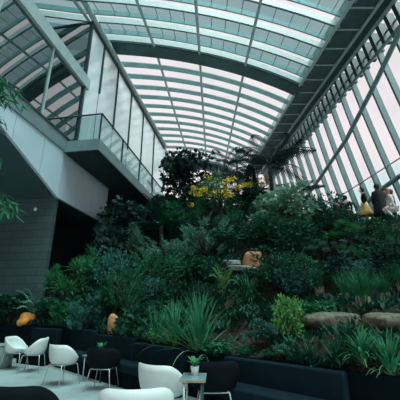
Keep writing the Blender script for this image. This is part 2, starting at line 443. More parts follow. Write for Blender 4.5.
# ------------------------------------------------------------------ furniture
def tub_shell():
    bm_v = []; ff = []; NA, NR = 40, 12
    def rim(a):         # a: 0 at back, pi at front
        c = abs(a)/PI
        t = min(1, max(0, (c-.20)/.50)); sm = t*t*(3-2*t)
        z = lerp(.80, .545, sm) - .05*max(0, (c-.7)/.3)
        r = lerp(.345, .30, sm) + .03*math.exp(-(c/.16)**2)
        return r, z
    for j in range(NR+1):
        t = j/NR
        for i in range(NA):
            a = -PI + 2*PI*i/NA
            rr, rz = rim(a)
            if t < .5: r = rr*.74*(t/.5); z = .415 + .012*(t/.5)**2
            else:
                k = (t-.5)/.5
                r = rr*(.74 + .26*math.sin(k*PI/2)**.8) ; z = lerp(.427, rz, k**1.35)
            bm_v.append((r*math.sin(a)*1.12, -r*math.cos(a)*.80, z))
    for j in range(NR):
        for i in range(NA): ff.append((j*NA+i, j*NA+(i+1)%NA, (j+1)*NA+(i+1)%NA, (j+1)*NA+i))
    m = MB().add(bm_v, ff)
    bm = bmesh.new(); me = m.mesh('tub', True); bm.from_mesh(me)
    bmesh.ops.remove_doubles(bm, verts=bm.verts, dist=1e-5); bmesh.ops.recalc_face_normals(bm, faces=bm.faces); bm.to_mesh(me); bm.free()
    return me
SHELL = tub_shell()
LEGS = []
for sx_ in (-1, 1):
    for sy_ in (-1, 1):
        LEGS.append(MB().tube([(sx_*.17, sy_*.16, .415), (sx_*.20, sy_*.20, .40), (sx_*.27, sy_*.26, .0)], [.010, .010, .008], 8).mesh('leg', True))
FRAME = MB().tube([(-.2,-.2,.40), (.2,-.2,.40), (.2,.2,.40), (-.2,.2,.40), (-.2,-.2,.40)], .009, 8).mesh('seat_frame', True)
for m_ in LEGS+[FRAME]: m_.materials.append(M['chrome'])
def chair(x, y, face, color, label, sc=1.0):
    t = empty('tub_chair', (x, y, 0), face - PI/2, (sc,)*3)
    tag(t, label, 'chair', 'tub chairs on the terrace')
    me = SHELL.copy(); me.materials.append(M[color])
    o = link('shell', me, t); sm = o.modifiers.new('thick', 'SOLIDIFY'); sm.thickness = .016; sm.offset = 0
    for l in LEGS: link('leg', l, t)
    link('seat_frame', FRAME, t)
    return t
D = math.radians
chair(-4.86, 9.3, D(2), 'white_shell', 'white tub chair farthest left, seen from its side beside the grey pouf', .98)
chair(-4.22, 8.95, D(188), 'white_shell', 'white tub chair turned away, facing the side-on chair by the grey pouf', .98)
chair(-2.88, 7.5, D(60), 'white_shell', 'white tub chair standing alone on the pale floor beside the small side table', .98)
chair(-1.92, 7.1, D(84), 'black_shell', 'black tub chair on pale steel legs between two white chairs, back to view', .95)
chair(-.50, 4.9, D(56), 'white_shell', 'white tub chair drawn up to the small table with the white plant pot', 1.0)
chair(.20, 5.2, D(92), 'black_shell', 'black tub chair right of the potted plant table, only its steel frame catching light', 1.0)
chair(-.62, 3.6, D(95), 'white_shell', 'white tub chair at the bottom edge, only the top of its back showing', 1.0)
chair(-1.68, 3.5, D(80), 'black_shell', 'black tub chair at the bottom left corner, only its curved back showing', 1.06)

def side_table(x, y, rz, sx_, sy_, z, label):
    t = empty('side_table', (x, y, 0), rz); tag(t, label, 'table', 'small terrace tables')
    bevel(MB().box(-sx_/2, -sy_/2, z-.012, sx_/2, sy_/2, z).build('table_top', 'table_top', t), .004)
    MB().box(-sx_/2+.002, -sy_/2+.002, z-.028, sx_/2-.002, sy_/2-.002, z-.012).build('edge_panel', 'oak', t)
    for yy in (-sy_/2+.03, sy_/2-.03):
        MB().tube([(-sx_/2+.05, yy, 0), (-sx_/2+.05, yy, z-.028)], .013, 8).build('leg', 'chrome', t, True)
        MB().tube([(sx_/2-.05, yy, 0), (sx_/2-.05, yy, z-.028)], .013, 8).build('leg', 'steel_dark', t, True)
    return t
side_table(-.075, 4.36, D(-3), .30, .44, .72, 'small oak-edged table with a glossy top carrying the white plant pot')
side_table(-2.26, 7.95, D(-20), .55, .5, .52, 'small side table between the lone white chair and the black chair')

def rand_leafpot(x, y, z, label, s_=1.0, potm='pot_white'):
    t = empty('potted_plant', (x, y, z), 0, (s_,)*3); tag(t, label, 'plant', 'potted plants on the tables')
    pot = MB().lathe([(.038,0), (.052,.085), (.055,.1), (.047,.1), (.045,.085)], 16).build('pot', potm, t, True)
    MB().lathe([(.001,.08), (.045,.085), (.045,.09), (.001,.092)], 12).build('soil', 'soil', pot)
    rnd = random.Random(3)
    for i in range(11):
        a = i*2.4; ln = rnd.uniform(.09, .15); q = MB(); up = rnd.uniform(.5, 1.1)
        pts = []; n = 6
        for k in range(n+1):
            f = k/n; r = .01 + ln*f*.9; zz = .09 + ln*up*math.sin(f*PI*.62); wd = .026*math.sin(PI*min(1, f*.92+.05))
            c_ = Vector((r*math.cos(a), r*math.sin(a), zz)); sd = Vector((-math.sin(a), math.cos(a), 0))*wd
            pts += [c_-sd, c_+Vector((0,0,-.004)), c_+sd]
        fs_ = []
        for k in range(n):
            b = k*3; fs_ += [(b, b+1, b+4, b+3), (b+1, b+2, b+5, b+4)]
        q.add(pts, fs_).build('leaf', 'g_bright', t, True)
    return t
rand_leafpot(-.065, 4.44, .72, 'green leafy plant in a white pot on the oak-edged table', 1.0)
rand_leafpot(-2.24, 7.95, .52, 'green leaves of a small potted plant showing above the black chair back', 1.15)

pf = empty('pouf', (-5.42, 9.55, 0)); tag(pf, 'low grey drum pouf at the left edge beside the side-on white chair', 'pouf')
MB().lathe([(.30,0), (.33,.02), (.33,.50), (.30,.53), (.001,.54)], 24).build('drum', 'concrete', pf, True)
MB().lathe([(.001,.535), (.315,.535), (.325,.55), (.315,.575), (.001,.58)], 24).build('seat_pad', 'concrete', pf, True)

# banquette modules along the planter wall
ud = Vector((.698, -.716, 0)); un = Vector((-.716, -.698, 0))     # along, and out towards the terrace
B0 = Vector((0, 6.38, 0))
def banquette(u0, u1, label):
    mid = B0 + ud*((u0+u1)/2); L_ = (u1-u0)/2
    t = empty('banquette', (mid.x, mid.y, 0), math.atan2(ud.y, ud.x)); tag(t, label, 'bench', 'banquettes along the planter wall')
    # local x along, local -y towards terrace
    bevel(MB().box(-L_, -.17, .10, L_, -.03, planter_z(mid.x)+.0).build('backrest', 'navy', t), .03, 3)
    bevel(MB().box(-L_, -.58, .28, L_, -.17, .44).build('seat', 'navy', t), .03, 3)
    MB().box(-L_+.03, -.53, .0, L_-.03, -.08, .28).build('plinth', 'planter', t)
    return t
banquette(.72, 2.66, 'dark navy banquette running off beneath the strap-leaved plants at lower right')
banquette(-1.9, -.3, 'dark navy banquette behind the white chair and potted plant table')
banquette(-3.72, -1.95, 'dark navy banquette behind the black chair between the white chairs')
banquette(-5.2, -3.77, 'dark navy banquette behind the lone white chair')
def banq2(x, y, rz, L_, label):
    t = empty('banquette', (x, y, 0), rz); tag(t, label, 'bench', 'banquettes along the planter wall')
    bevel(MB().box(-L_, -.17, .10, L_, -.03, .93).build('backrest', 'navy', t), .03, 3)
    bevel(MB().box(-L_, -.58, .28, L_, -.17, .44).build('seat', 'navy', t), .03, 3)
    MB().box(-L_+.03, -.53, .0, L_-.03, -.08, .28).build('plinth', 'planter', t)
banq2(-4.55, 10.45, D(-29.5), .62, 'dark navy banquette behind the two facing white chairs at far left')

# small white spot light on planter edge and disc on tiled wall
t = empty('wall_light', tuple(Lp(.42, -.95, 5.38))); tag(t, 'tiny round white light on the grey tiled wall', 'light')
o = MB().lathe([(.001,0), (.075,0), (.07,.03), (.001,.035)], 16).build('light_disc', 'lens_white', t, True); o.rotation_euler = (PI/2, 0, -AZ)
o = MB().lathe([(.075,-.0), (.09,0), (.09,.02), (.075,.025)], 16).build('rim', 'steel', t, True); o.rotation_euler = (PI/2, 0, -AZ)

# ------------------------------------------------------------------ plants: each builder returns {part: [MB, ...]} then everything is normalised to height 1, width 1
R = random
def blade(mb, p0, az, th0, droop, ln, wd, seg=5, tipw=.1):
    d_h = Vector((math.cos(az), math.sin(az), 0)); sd = Vector((-math.sin(az), math.cos(az), 0))
    p = Vector(p0); pts = []
    for k in range(seg+1):
        f = k/seg; th = th0 + droop*f**1.5
        w = wd*(1-f**2.2*(1-tipw))*(.6+.4*min(1, f*4))
        pts += [p - sd*w, p + sd*w]
        p = p + (d_h*math.sin(th) + Vector((0,0,1))*math.cos(th))*ln/seg
    mb.add(pts, [(2*k, 2*k+1, 2*k+3, 2*k+2) for k in range(seg)])
def leaf(mb, p, d, up, ln, wd):
    d = d.normalized(); s = d.cross(up)
    if s.length < 1e-3: s = d.cross(Vector((1,0,0)))
    s.normalize(); n = s.cross(d)
    mid = p + d*ln*.45 + n*ln*.06
    mb.add([p, mid - s*wd, p + d*ln - n*ln*.05, mid + s*wd], [(0,1,2,3)])
def sph(rnd):
    z = rnd.uniform(-1, 1); a = rnd.uniform(0, 2*PI); r = math.sqrt(1-z*z); return Vector((r*math.cos(a), r*math.sin(a), z))

def sp_strap(rnd, n=110, lean=78, droop=60, wd=.017):
    m = MB()
    for i in range(n):
        f = (i+.5)/n
        blade(m, (rnd.uniform(-.05,.05), rnd.uniform(-.05,.05), 0), rnd.uniform(0, 2*PI), D(4+lean*f*rnd.uniform(.7,1.1)), D(droop)*rnd.uniform(.2,1.1), rnd.uniform(.7,1.05), wd*rnd.uniform(.8,1.2))
    return {'foliage': [m]}
def sp_clivia(rnd): return sp_strap(rnd, 90, 75, 100, .036)
def sp_restio(rnd):
    m = MB()
    for i in range(150):
        a = rnd.uniform(0, 2*PI); r = rnd.uniform(0, .13)
        blade(m, (r*math.cos(a), r*math.sin(a), .2), a+rnd.uniform(-.5,.5), D(rnd.uniform(2, 42)), D(rnd.uniform(0, 50)), rnd.uniform(.55, .85), .007, 4)
    b = MB()
    for i in range(70):
        a = rnd.uniform(0, 2*PI); r = rnd.uniform(.02, .15)
        b.tube([(r*.75*math.cos(a), r*.75*math.sin(a), 0), (r*1.05*math.cos(a), r*1.05*math.sin(a), .27+rnd.uniform(-.03,.05))], .013, 4)
    return {'foliage': [m], 'pale_base': [b]}
def frond(mb, p0, az, th0, droop, ln, pin, npin, pw, hang=.2):
    d_h = Vector((math.cos(az), math.sin(az), 0)); sd = Vector((-math.sin(az), math.cos(az), 0)); up = Vector((0,0,1))
    p = Vector(p0); path = [p.copy()]
    for k in range(npin):
        f = k/npin; th = th0 + droop*f
        d = d_h*math.sin(th) + up*math.cos(th); p = p + d*ln/npin; path.append(p.copy())
        if f > .12:
            l = pin*math.sin(PI*min(1, f*.85+.15))**.7
            for s_ in (-1, 1):
                leaf(mb, p, sd*s_ + d*.45 - up*hang, d_h*.0 + up, l, pw)
    mb.tube(path[::3]+[path[-1]], [.006*ln]*len(path[::3]) + [.002], 4, False)
def sp_fern(rnd, n=16, th=38, droop=75):
    m = MB()
    for i in range(n):
        frond(m, (0,0,.02), 2*PI*i/n + rnd.uniform(-.3,.3), D(th*rnd.uniform(.3,1.15)), D(droop*rnd.uniform(.7,1.1)), rnd.uniform(.75,1.0), .17, 15, .020)
    return {'foliage': [m]}
def sp_shrub(rnd, nl=900, lf=.085, wd=.32, lobes=10, zmin=.12, openness=.0):
    m = MB(); st = MB(); L_ = []
    for i in range(lobes):
        a = rnd.uniform(0, 2*PI); r = .30*math.sqrt(rnd.random()); z = rnd.uniform(zmin+.14, .80)*(1-.45*r)
        L_.append((Vector((r*math.cos(a), r*math.sin(a), z)), rnd.uniform(.15, .24)))
        st.tube([(0,0,0), (r*.4*math.cos(a), r*.4*math.sin(a), z*.45), tuple(L_[-1][0])], [.018,.012,.006], 5)
    for i in range(nl):
        c, rr = rnd.choice(L_); n = sph(rnd); p = c + Vector((n.x*1.15, n.y*1.15, n.z*.9))*rr*rnd.uniform(.55, 1.08)
        if p.z < zmin*.4: p.z = zmin*.4 + rnd.random()*.1
        d = (n + sph(rnd)*.7 + Vector((0,0,.15)))
        l = lf*rnd.uniform(.7, 1.25); leaf(m, p, d, n + sph(rnd)*.4, l, l*wd)
    return {'foliage': [m], 'stem': [st]}
def sp_broad(rnd): return sp_shrub(rnd, 520, .15, .30, 9)
def sp_fine(rnd): return sp_shrub(rnd, 1700, .055, .26, 13)
def sp_low(rnd): return sp_shrub(rnd, 700, .13, .36, 12, .04)
def sp_layer(rnd):
    m = MB(); st = MB()
    for b in range(26):
        a = rnd.uniform(0, 2*PI); r = .5*math.sqrt(rnd.random()); z = (.95 - 1.3*r*r)*rnd.uniform(.75, 1)
        e = Vector((r*math.cos(a), r*math.sin(a), z)); st.tube([(0,0,0), (e.x*.4, e.y*.4, z*.7), tuple(e)], [.015,.01,.004], 5)
        for k in range(34):
            f = rnd.uniform(.45, 1.1); p = Vector((e.x*f, e.y*f, z + rnd.uniform(-.05,.03) - .10*(f-.45)))
            sd = Vector((-math.sin(a), math.cos(a), 0))*rnd.choice((-1, 1)); leaf(m, p, sd + Vector((math.cos(a), math.sin(a), -.1))*.7, Vector((0,0,1)), .10, .022)
    return {'foliage': [m], 'stem': [st]}
def sp_rosette(rnd, n=9, nl=24, ll=.30):
    m = MB(); st = MB()
    for i in range(n):
        a = 2*PI*i/n + rnd.uniform(-.3,.3); r = (.33*math.sqrt(i/n) if i else 0); z = (1-.9*r)*rnd.uniform(.62, .95) - .12
        e = Vector((r*math.cos(a), r*math.sin(a), z)); st.tube([(e.x*.2, e.y*.2, 0), (e.x*.8, e.y*.8, z*.5), tuple(e)], [.02,.016,.012], 5)
        for k in range(nl):
            b = k*2.4; el = lerp(-.25, 1.2, k/nl); d = Vector((math.cos(b)*math.cos(el), math.sin(b)*math.cos(el), math.sin(el)))
            leaf(m, e + Vector((0,0,.06*k/nl)), d, Vector((0,0,1)), ll*rnd.uniform(.8, 1.1)*lerp(1, .6, k/nl), ll*.085)
    return {'foliage': [m], 'stem': [st]}
def sp_feather(rnd, nt=80, up=.8):
    m = MB(); st = MB()
    for i in range(nt):
        a = rnd.uniform(0, 2*PI); r0 = .30*math.sqrt(rnd.random()); z0 = rnd.uniform(.05, .72)*(1-.8*r0)
        p = Vector((r0*math.cos(a), r0*math.sin(a), z0)); d = Vector((math.cos(a)*rnd.uniform(.2,.9), math.sin(a)*rnd.uniform(.2,.9), up)).normalized()
        if i % 6 == 0: st.tube([(0,0,0), (p.x*.5, p.y*.5, z0*.7), tuple(p)], [.016,.012,.006], 5)
        ln = rnd.uniform(.18, .32)
        for k in range(13):
            f = k/13; c = p + d*ln*f + Vector((0,0,-.05*f*f))
            for s_ in range(3):
                leaf(m, c, d*.8 + sph(rnd)*.8, sph(rnd), .075*(1.15-f), .0085)
    return {'foliage': [m], 'stem': [st]}
def sp_palm(rnd, n=12, trunk=.62, th=30, droop=105, pin=.20, hang=.6, tr=.022, fl=.62, pw=.017):
    t = MB(); t.tube([(0,0,0), (.015,0,trunk*.5), (0,.0,trunk)], [tr*1.3, tr, tr*.9], 9)
    P = {'trunk': [t], 'frond': []}
    for i in range(n):
        m = MB(); frond(m, (0,0,trunk), 2*PI*i/n*1.0 + rnd.uniform(-.15,.15), D(th*rnd.uniform(.2, 2.2)), D(droop*rnd.uniform(.8,1.05)), fl*rnd.uniform(.85,1.1), pin, 30, pw*.5, hang); P['frond'].append(m)
    return P
def sp_treefern(rnd): return sp_palm(rnd, 14, .72, 42, 70, .15, .15, .03, .55, .017)
def sp_cycad(rnd): return sp_palm(rnd, 18, .15, 34, 60, .13, .0, .06, .85, .016)
def sp_tree(rnd, nl=1500, lf=.075, z0=.30, wd=.38):
    m = MB(); t = MB(); t.tube([(0,0,0), (.02,0,.25), (0,.01,.6)], [.03,.022,.012], 8); b = MB(); L_ = []
    for i in range(16):
        a = rnd.uniform(0, 2*PI); r = .34*math.sqrt(rnd.random()); z = rnd.uniform(z0+.12, .88)
        L_.append((Vector((r*math.cos(a), r*math.sin(a), z)), rnd.uniform(.10, .18))); b.tube([(0,0,z*.6), tuple(L_[-1][0])], [.010,.004], 5)
    for i in range(nl):
        c, rr = rnd.choice(L_); n = sph(rnd); p = c + n*rr*rnd.uniform(.4, 1.1); d = n + sph(rnd)*.8 - Vector((0,0,.25)); l = lf*rnd.uniform(.7,1.25)
        leaf(m, p, d, n+sph(rnd)*.4, l, l*wd)
    return {'foliage': [m], 'trunk': [t], 'branch': [b]}
def sp_mimosa(rnd):
    P = sp_tree(rnd, 1300, .06, .25, .2); bl = MB()
    for i in range(46):
        a = rnd.uniform(0, 2*PI); r = .48*math.sqrt(rnd.random()); z = rnd.uniform(.55, 1.0)*(1-.5*r*r); c = Vector((r*math.cos(a), r*math.sin(a), z))
        for k in range(26):
            n = sph(rnd); leaf(bl, c + Vector((n.x*.05, n.y*.05, n.z*.03)), sph(rnd), sph(rnd), .030, .013)
    P['blossom'] = [bl]; return P
def sp_cypress(rnd):
    m = MB(); t = MB(); t.tube([(0,0,0), (0,0,.95)], [.03,.006], 6)
    for i in range(1500):
        z = rnd.random()**.8; r = .46*(1-z)**.7*rnd.uniform(.4,1) + .03; a = rnd.uniform(0, 2*PI)
        p = Vector((r*math.cos(a), r*math.sin(a), z*.94+.03)); leaf(m, p, Vector((math.cos(a), math.sin(a), .6)) + sph(rnd)*.4, sph(rnd), .09, .02)
    return {'foliage': [m], 'trunk': [t]}
SPECIES = dict(strap=sp_strap, clivia=sp_clivia, restio=sp_restio, fern=sp_fern, shrub=sp_shrub, broad=sp_broad, fine=sp_fine, low=sp_low, layer=sp_layer,
               rosette=sp_rosette, feather=sp_feather, palm=sp_palm, treefern=sp_treefern, cycad=sp_cycad, tree=sp_tree, mimosa=sp_mimosa, cypress=sp_cypress)
PARTM = {'stem': 'bark', 'trunk': 'bark', 'branch': 'bark', 'pale_base': 'restio_base', 'blossom': 'blossom'}
CACHE = {}
def variant(sp, v):
    if (sp, v) not in CACHE:
        P = SPECIES[sp](random.Random(hash_(sp)*31 + v))
        allv = np.array([p for l in P.values() for m in l for p in m.v])
        zt = np.percentile(allv[:,2], 99.3); rr = np.percentile(np.hypot(allv[:,0], allv[:,1]), 95)
        out = []
        for pn, l in P.items():
            for m in l:
                m.v = [(x*.5/rr, y*.5/rr, z/zt) for x, y, z in m.v]; out.append((pn, m.mesh(pn, pn in ('trunk', 'branch', 'stem'))))
        CACHE[(sp, v)] = out
    return CACHE[(sp, v)]
def hash_(s): return sum(ord(c)*(i+3) for i, c in enumerate(s))
m_ = M['g_strap']; nt = m_.node_tree; b_ = nt.nodes['Principled BSDF']; old = b_.inputs['Base Color'].links[0].from_socket
tc_ = [n for n in nt.nodes if n.type == 'TEX_COORD'][0]; sx_n = nt.nodes.new('ShaderNodeSeparateXYZ'); nt.links.new(tc_.outputs['Object'], sx_n.inputs[0])
mr_ = nt.nodes.new('ShaderNodeMapRange'); mr_.inputs[1].default_value = .05; mr_.inputs[2].default_value = .32; mr_.inputs[3].default_value = 1; mr_.inputs[4].default_value = 0
nt.links.new(sx_n.outputs['Z'], mr_.inputs[0])
mm_ = nt.nodes.new('ShaderNodeMix'); mm_.data_type = 'RGBA'; mm_.inputs[7].default_value = (.17, .33, .14, 1)      # blades are paler at the base
nt.links.new(mr_.outputs[0], mm_.inputs['Factor']); nt.links.new(old, mm_.inputs[6]); nt.links.new(mm_.outputs[2], b_.inputs['Base Color'])
MC = {}
LAND = []      # (px, py, phrase)
NAMES = dict(strap='strap_leaf_plant', clivia='clivia_plant', restio='restio_plant', fern='fern', shrub='leafy_shrub', broad='broadleaf_shrub', fine='fine_leaf_shrub', low='low_shrub',
             layer='spreading_shrub', rosette='spiky_rosette_plant', feather='feathery_shrub', palm='palm_tree', treefern='tree_fern', cycad='cycad', tree='leafy_tree', mimosa='mimosa_tree', cypress='cypress_tree')
CATS = dict(fern='fern', palm='palm', treefern='fern', tree='tree', mimosa='tree', cypress='tree', shrub='shrub', broad='shrub', fine='shrub', low='shrub', layer='shrub', feather='shrub')
def plant(sp, col, px, base, top, width, label, v=0, lm=None, Y=None, group=None, rz=None, sub=False):
    if Y: p = at(px, base, Y); p.z = gz(p.x, p.y)
    else: p = ground(px, base)
    if p.y < planter_y(p.x)+.12: p.y = planter_y(p.x)+.25
    p.z = gz(p.x, p.y) - .03
    if p.y > 40 or ((p-P0).dot(dL) > .2 and (p-P0).dot(nL) < .15): print('skip', label); return None
    zt = at(px, top, p.y).z; h = max(.15, zt - p.z)
    dep = p.y*math.cos(PITCH) + ((p.z+zt)/2-H)*math.sin(PITCH); wm = width*dep/F
    root = empty(NAMES[sp], p, R.uniform(0, 6.28) if rz is None else rz, (wm, wm, h))
    tag(root, label, CATS.get(sp, 'plant'), group)
    for pn, me in variant(sp, v):
        mname = PARTM.get(pn, col); key = (me.name, mname)
        if key not in MC: m2 = me.copy(); m2.materials.clear(); m2.materials.append(M[mname]); MC[key] = m2
        link(pn, MC[key], root)
    if lm: LAND.append((px, (base+top)/2, lm))
    return root

# front row
plant('feather', 'g_blue', 87, 334, 294, 44, 'mound of blue-green feathery foliage at the planter edge, above the lone white chair', lm='blue-green feathery mound')
plant('strap', 'g_strap', 199, 353, 290, 84, 'tall clump of long strap leaves with pale base, directly behind the potted plant', lm='tall strap-leaf clump')
plant('strap', 'g_strap', 175, 351, 295, 58, 'strap-leaf clump second from the potted plant, left of the tallest clump', 1)
plant('strap', 'g_strap', 156, 347, 302, 44, 'smallest of the strap-leaf clumps, behind the white chair back by the potted plant', 2)
plant('low', 'g_lime', 158, 347, 330, 22, 'small yellow-green leafy plant at the foot of the smallest strap-leaf clump')
plant('low', 'g_mid', 218, 355, 342, 40, 'low bright green mat spilling along the planter edge right of the tall strap clump')
plant('low', 'g_mid', 246, 357, 349, 20, 'thin low green mat on bare soil at the planter edge')
plant('rosette', 'g_blue', 262, 350, 318, 30, 'blue-green whorled plant on the bare soil patch', lm='blue-green whorled plant')
plant('rosette', 'g_grey', 283, 362, 344, 18, 'small pale grey-green plant alone on bare soil near the planter edge')
plant('rosette', 'g_mid', 268, 366, 352, 18, 'little green whorled plant on bare soil just above the navy banquette')
plant('shrub', 'g_lime', 291, 345, 296, 34, 'bright lime-green leafy bush at the left end of the long stone', lm='lime-green bush')
plant('low', 'g_mid', 318, 320, 300, 40, 'low leafy plant growing along the top of the long stone', lm='long stone')
plant('clivia', 'g_deep', 312, 372, 338, 40, 'dark strap-leaved plant on bare soil edge below the lime-green bush')
plant('clivia', 'g_deep', 338, 374, 334, 44, 'dark strap-leaved plant below the long stone')
plant('clivia', 'g_strap', 366, 378, 326, 52, 'glossy strap-leaved plant below the gap between the two stones', 1)
plant('clivia', 'g_strap', 394, 386, 330, 54, 'glossy strap-leaved plant at the right edge above the planter wall', 2)
plant('clivia', 'g_deep', 350, 352, 320, 40, 'dark strap-leaved plant tucked against the front of the long stone', 2)
for px, b, t_, w_, s_ in ((320, 298, 262, 26, 'leftmost of the grassy tufts with pale woody bases'), (346, 303, 268, 30, 'grassy tuft with pale woody base, second from the left of its row'),
                          (365, 311, 264, 38, 'largest grassy tuft with a pale woody base, above the gap between the stones'), (386, 303, 268, 30, 'grassy tuft with pale base standing above the shorter stone'),
                          (402, 292, 262, 26, 'grassy tuft with pale base cut by the right edge')):
    plant('restio', 'g_mid', px, b, t_, w_, s_, int(px) % 3)
LAND.append((365, 285, 'largest pale-based tuft'))
# left foot of the building
plant('rosette', 'g_bright', 72, 292, 258, 36, 'bright spiky rosette plant at the corner of the grey tiled wall', Y=11.6, lm='bright spiky rosette')
plant('rosette', 'g_bright', 54, 290, 264, 26, 'small spiky rosette plant against the grey tiled wall', 1, Y=11.7)
plant('rosette', 'g_bright', 87, 285, 247, 28, 'tall spiky rosette plant in front of the dark recess', 2, Y=12.4, lm='tall spiky rosette')
plant('fern', 'g_grey', 36, 302, 286, 36, 'pale fern fronds at the foot of the grey tiled wall', Y=11.5)
plant('low', 'g_deep', 10, 316, 294, 40, 'dark low shrub at the left edge below the tiled wall')
plant('low', 'g_deep', 50, 318, 298, 34, 'dark low shrub between the orange boulder and the feathery mound')
plant('low', 'g_mid', 62, 318, 296, 34, 'green low shrub below the small spiky rosette')
plant('broad', 'g_deep', 104, 318, 284, 34, 'dark leafy shrub above the tan boulder', lm='shrub above the tan boulder')
plant('broad', 'g_deep', 136, 340, 302, 42, 'dark leafy shrub between the tan boulder and the strap-leaf clumps')
# middle
plant('fine', 'g_blue', 112, 292, 248, 44, 'blue-green fine-leaved shrub right of the tall spiky rosette', lm='blue-green fine shrub')
plant('feather', 'g_mid', 124, 312, 268, 40, 'green feathery shrub above the dark shrub by the tan boulder', 1)
plant('feather', 'g_mid', 150, 298, 252, 50, 'broad green feathery shrub in the middle of the slope', 1, lm='broad feathery shrub')
plant('feather', 'g_grey', 165, 276, 238, 56, 'pale grey-green arching feathery shrub left of the blue-grey conifer-like bush', 2, lm='pale arching shrub')
plant('feather', 'g_grey', 205, 260, 216, 54, 'blue-grey conifer-like bush in the centre below the yellow mimosa', lm='blue-grey conifer-like bush')
plant('fern', 'g_mid', 187, 290, 258, 46, 'green fern clump below the blue-grey conifer-like bush', lm='green fern clump')
plant('fern', 'g_lime', 224, 300, 264, 30, 'yellow-green fern left of the sandstone block', 1, lm='yellow-green fern')
plant('clivia', 'g_mid', 250, 305, 274, 32, 'green arching plant hanging below the sandstone block')
plant('layer', 'g_grey', 328, 270, 240, 46, 'flat-topped spreading shrub with layered twigs on the right slope', lm='flat-topped spreading shrub')
plant('fine', 'g_deep', 276, 292, 248, 52, 'large dark shrub right of the sandstone block', lm='large dark shrub')
plant('fine', 'g_deep', 304, 300, 258, 44, 'dark shrub between the large dark shrub and the leftmost pale-based tuft')
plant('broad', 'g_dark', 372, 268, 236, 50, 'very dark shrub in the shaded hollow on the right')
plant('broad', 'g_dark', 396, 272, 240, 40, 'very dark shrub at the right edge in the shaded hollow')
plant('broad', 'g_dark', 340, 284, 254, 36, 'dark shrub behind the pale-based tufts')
plant('rosette', 'g_bright', 346, 246, 220, 32, 'spiky green plant on the right slope below the two dark heads', lm='spiky plant below the dark heads')
plant('rosette', 'g_mid', 374, 238, 219, 24, 'spiky green plant just below the person in the mustard skirt')
plant('fine', 'g_deep', 324, 236, 194, 52, 'dark green bush left of the people', lm='dark bush left of the people')
plant('fine', 'g_deep', 346, 238, 206, 36, 'dark green bush hiding the legs of the two distant people')
plant('fine', 'g_deep', 392, 246, 222, 36, 'dark green bush below the person in white at the right edge')
plant('shrub', 'g_deep', 300, 258, 222, 50, 'dark green shrub below the pale-leaved tree')
plant('shrub', 'g_deep', 262, 250, 218, 44, 'dark shrub right of the blue-grey conifer-like bush')
# skyline
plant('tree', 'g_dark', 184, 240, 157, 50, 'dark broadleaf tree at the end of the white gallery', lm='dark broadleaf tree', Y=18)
plant('mimosa', 'g_mid', 222, 246, 180, 62, 'tree with clouds of yellow blossom in the centre', lm='yellow mimosa', Y=15)
plant('mimosa', 'g_mid', 258, 240, 180, 40, 'smaller yellow-blossomed tree right of the large one', 1, Y=17)
plant('cycad', 'g_dark', 160, 238, 186, 56, 'dark arching cycad in front of the gallery end', lm='dark cycad', Y=16)
plant('treefern', 'g_dark', 160, 262, 206, 70, 'dark domed tree fern above the pale arching shrub', 1, Y=13.5)
plant('tree', 'g_pale', 285, 246, 192, 62, 'tree with pale grey-green leaves on a thin trunk right of the centre', 1, lm='pale-leaved tree', Y=12.5)
plant('palm', 'g_dark', 273, 214, 146, 88, 'tall palm with arching fronds against the right glazing', lm='tall palm', Y=16, rz=.6)
plant('treefern', 'g_dark', 226, 214, 150, 66, 'tree fern with flat spreading fronds behind the dark lamp post', Y=20)
plant('treefern', 'g_deep', 300, 240, 186, 60, 'tree fern in front of the right glazing, right of the tall palm', 2, Y=14)
plant('cypress', 'g_dark', 253, 216, 166, 22, 'small dark conical tree just left of the tall palm', Y=18)
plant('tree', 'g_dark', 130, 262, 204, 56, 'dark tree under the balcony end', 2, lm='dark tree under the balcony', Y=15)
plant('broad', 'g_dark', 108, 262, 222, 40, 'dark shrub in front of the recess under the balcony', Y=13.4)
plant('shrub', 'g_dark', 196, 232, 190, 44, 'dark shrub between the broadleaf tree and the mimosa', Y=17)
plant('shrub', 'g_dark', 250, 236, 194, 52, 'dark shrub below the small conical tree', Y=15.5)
plant('rosette', 'g_grey', 134, 252, 222, 22, 'spiky grey-green plant in front of the dark tree under the balcony', Y=13)

# fillers: each labelled by what it stands next to
used = set()
def near_label(px, py, adj, noun):
    c = sorted(LAND, key=lambda l: (l[0]-px)**2 + (l[1]-py)**2)
    for l in c[:9]:
        dx, dy = px-l[0], py-l[1]
        rel = ('right of' if dx > 0 else 'left of') if abs(dx) > abs(dy) else ('below' if dy > 0 else 'above')
        s = f'{adj} {noun} just {rel} the {l[2]}'
        if s not in used: used.add(s); return s
    for l in c[:6]:
        for l2 in c[:9]:
            s = f'{adj} {noun} between the {l[2]} and the {l2[2]}'
            if l is not l2 and s not in used: used.add(s); return s
rf = random.Random(21)
AVOID = ((72,276), (87,262), (54,277), (85,312), (165,258), (205,240), (225,282), (346,232), (374,230), (328,255), (291,318), (112,270), (250,288))
KIN = [('fine', 'g_deep', 'dark fine-leaved', 'shrub'), ('shrub', 'g_deep', 'rounded dark green', 'shrub'), ('fern', 'g_mid', 'mid-green', 'fern'), ('feather', 'g_mid', 'soft feathery green', 'shrub'),
       ('low', 'g_deep', 'low dark', 'shrub'), ('broad', 'g_mid', 'broad-leaved green', 'shrub'), ('strap', 'g_strap', 'grassy', 'clump'), ('fine', 'g_blue', 'bluish fine-leaved', 'shrub')]
